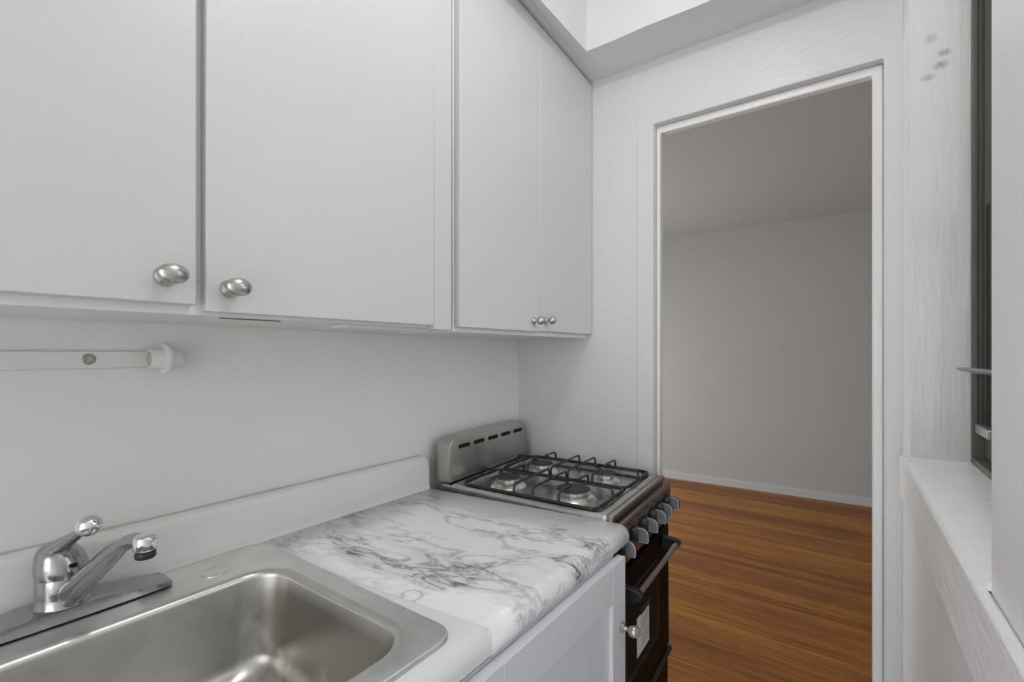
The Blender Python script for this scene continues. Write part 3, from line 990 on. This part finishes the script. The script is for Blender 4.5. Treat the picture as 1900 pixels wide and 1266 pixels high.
# grates
RZ, FZ = 0.9345, 0.9625
def grate(x0, x1, cx):
    y0, y1 = 0.034, 0.470
    bm = bmesh.new()
    tube(bm, fillet([(x0, y0, RZ), (x1, y0, RZ), (x1, y1, RZ), (x0, y1, RZ)], 0.028, 6, True), 0.0042, 10, closed=True)
    g = obj('grate', bm, M['black_iron'], st, label='black wire grate')
    rF = 0.0034
    # black sleeves on the front and back rails
    for s0, s1 in ((x0 + 0.03, x0 + 0.07), (x1 - 0.07, x1 - 0.03)):
        for yy in (y0, y1):
            b = bmesh.new()
            tube(b, [(s0, yy, RZ), (s1, yy, RZ)], 0.0056, 10)
            obj('rail_sleeve', b, M['black_iron'], g)
    xm = (x0 + x1) / 2
    ym = (y0 + y1) / 2
    def finger(pts):
        b = bmesh.new()
        tube(b, fillet(pts, 0.012, 5), rF, 8)
        obj('finger', b, M['black_iron'], g)
    for by, sgn in ((0.145, 1), (0.372, -1)):
        lx, rx = cx - 0.022, cx + 0.022
        finger([(x0, by - 0.004, RZ), (x0 + 0.003, by - 0.004, FZ - 0.002), (lx - 0.006, by - 0.004, FZ), (lx, by + 0.016, FZ - 0.001)])
        finger([(x1, by + 0.004, RZ), (x1 - 0.003, by + 0.004, FZ - 0.002), (rx + 0.006, by + 0.004, FZ), (rx, by - 0.016, FZ - 0.001)])
        ye = y0 if sgn > 0 else y1
        finger([(cx + 0.006 * sgn, ye, RZ), (cx + 0.006 * sgn, ye + 0.003 * sgn, FZ - 0.002), (cx + 0.004 * sgn, by - 0.020 * sgn, FZ)])
        yc = ym - 0.030 * sgn
        finger([(x0, yc, RZ), (x0 + 0.003, yc, FZ - 0.002), (x1 - 0.003, yc, FZ - 0.002), (x1, yc, RZ)])
        finger([(cx - 0.004, yc, FZ), (cx - 0.004, by + 0.018 * sgn, FZ)])
    for (px, py) in ((x0 + 0.012, y0 + 0.006), (x1 - 0.012, y0 + 0.006), (x0 + 0.012, y1 - 0.006), (x1 - 0.012, y1 - 0.006)):
        b = bmesh.new()
        tube(b, [(px, py, RZ), (px + (0.006 if px < xm else -0.006), py + (0.008 if py < ym else -0.008), 0.9215)], 0.003, 8)
        obj('foot', b, M['black_iron'], g)
grate(0.012, 0.2155, 0.117)
grate(0.2235, 0.4305, 0.322)
# control knobs
for k, x in enumerate((0.018, 0.114, 0.194, 0.272, 0.336, 0.410)):
    zc = 0.856
    bm = bmesh.new()
    lathe(bm, [(0.0, 0), (0.0205, 0), (0.0205, 0.004), (0.0185, 0.012), (0.0170, 0.015), (0.0, 0.015)], (x, -0.0262, zc), (0, -1, 0), 32)
    kb = obj('control_knob', bm, M['black_plastic'], st, angle=40, label='black and silver control knob')
    def dshape(y0, y1, h):
        pts = [(y0, zc - h), (y1 + 0.003, zc - h), (y1, zc - h + 0.004)]
        r = 0.016
        for q in range(7):
            a = math.radians(180 - 90 * q / 6)
            pts.append((y1 + r + r * math.cos(a), zc + h - r + r * math.sin(a)))
        pts.append((y0, zc + h))
        return pts
    bm = bmesh.new()
    prism(bm, dshape(-0.036, -0.067, 0.0188), lambda p, q, t: (t, p, q), x - 0.0065, x + 0.0015)
    gp = obj('grip', bm, M['black_plastic'], kb, bevel=0.001, label='black finger grip')
    bm = bmesh.new()
    prism(bm, dshape(-0.0365, -0.0662, 0.0182), lambda p, q, t: (t, p, q), x - 0.0074, x - 0.0062)
    obj('grip_outline', bm, M['knob_edge'], kb, label='silver outline')
    bm = bmesh.new()
    prism(bm, dshape(-0.0370, -0.0650, 0.0171), lambda p, q, t: (t, p, q), x - 0.0080, x - 0.0066)
    obj('grip_face', bm, M['knob_grey'], kb, label='grey grip face')
# oven door
bm = bmesh.new()
box(bm, 0.003, SW - 0.003, -0.024, -0.0005, 0.395, 0.778)
od = obj('oven_door', bm, M['oven_glass'], st, bevel=0.003, label='black glass oven door')
bm = bmesh.new()
prism(bm, rrect(0.05, 0.332, 0.475, 0.715, 0.035, 8), lambda p, q, t: (p, t, q), -0.0246, -0.0235)
ow = obj('oven_window_border', bm, M['window_band'], od)
bm = bmesh.new()
prism(bm, rrect(0.064, 0.318, 0.490, 0.701, 0.028, 8), lambda p, q, t: (p, t, q), -0.0250, -0.0240)
obj('oven_window', bm, M['oven_window'], od)
# sticker
bm = B(0.134, 0.236, -0.0256, -0.0249, 0.512, 0.618)
lb = obj('sticker', bm, M['sticker'], st, smooth=False, label='white printed paper sticker')
obj('sticker_header', B(0.165, 0.242, -0.0260, -0.0254, 0.613, 0.632), M['ink_black'], lb, smooth=False, label='black header bar')
bm = bmesh.new()
for r in range(11):
    z = 0.604 - r * 0.0078
    if r in (5,):
        continue
    x = 0.166
    while x < 0.228:
        w = random.uniform(0.004, 0.012)
        box(bm, x, min(x + w, 0.231), -0.0259, -0.0255, z - 0.0012, z + 0.0012)
        x += w + 0.0022
obj('sticker_lines', bm, M['ink'], lb, smooth=False)
bm = bmesh.new()
lathe(bm, [(0, 0), (0.006, 0), (0.006, 0.0004), (0, 0.0004)], (0.150, -0.0255, 0.578), (0, -1, 0), 16)
obj('sticker_mark', bm, M['ink_black'], lb, smooth=False)
# handle
bm = bmesh.new()
hx0, hx1, hz, hy = 0.026, 0.366, 0.746, -0.066
tube(bm, [(hx0, hy, hz), (hx1, hy, hz)], 0.0095, 20, ex=1.0, ey=0.85)
hd = obj('door_handle', bm, M['handle_steel'], od, label='steel bar handle')
for x in (hx0 - 0.008, hx1 + 0.004):
    bm = bmesh.new()
    prism(bm, [(-0.024, hz - 0.016), (-0.06, hz - 0.018), (-0.074, hz - 0.010), (-0.079, hz), (-0.076, hz + 0.009), (-0.066, hz + 0.013), (-0.04, hz + 0.014), (-0.024, hz + 0.018)],
          lambda p, q, t: (t, p, q), x - 0.008, x + 0.012)
    obj('handle_bracket', bm, M['black_plastic'], od, bevel=0.002, label='black handle bracket')
bm = bmesh.new()
box(bm, 0.003, SW - 0.003, -0.020, -0.0005, 0.10, 0.375)
dr = obj('drawer', bm, M['oven_glass'], st, bevel=0.003, label='black bottom drawer')
bm = bmesh.new()
prism(bm, [(-0.0005, 0.390), (-0.030, 0.390), (-0.034, 0.378), (-0.030, 0.368), (-0.0205, 0.372), (-0.0205, 0.3755), (-0.0005, 0.3755)], lambda p, q, t: (t, p, q), 0.004, SW - 0.004)
obj('drawer_lip', bm, M['black_plastic'], dr, bevel=0.001)
for x in (0.04, SW - 0.04):
    for y in (0.05, SD - 0.05):
        bm = bmesh.new()
        lathe(bm, [(0, 0.0), (0.018, 0.0), (0.016, 0.01), (0.012, 0.06), (0.0, 0.06)], (x, y, 0.004), (0, 0, 1), 16)
        obj('foot', bm, M['black_plastic'], st)
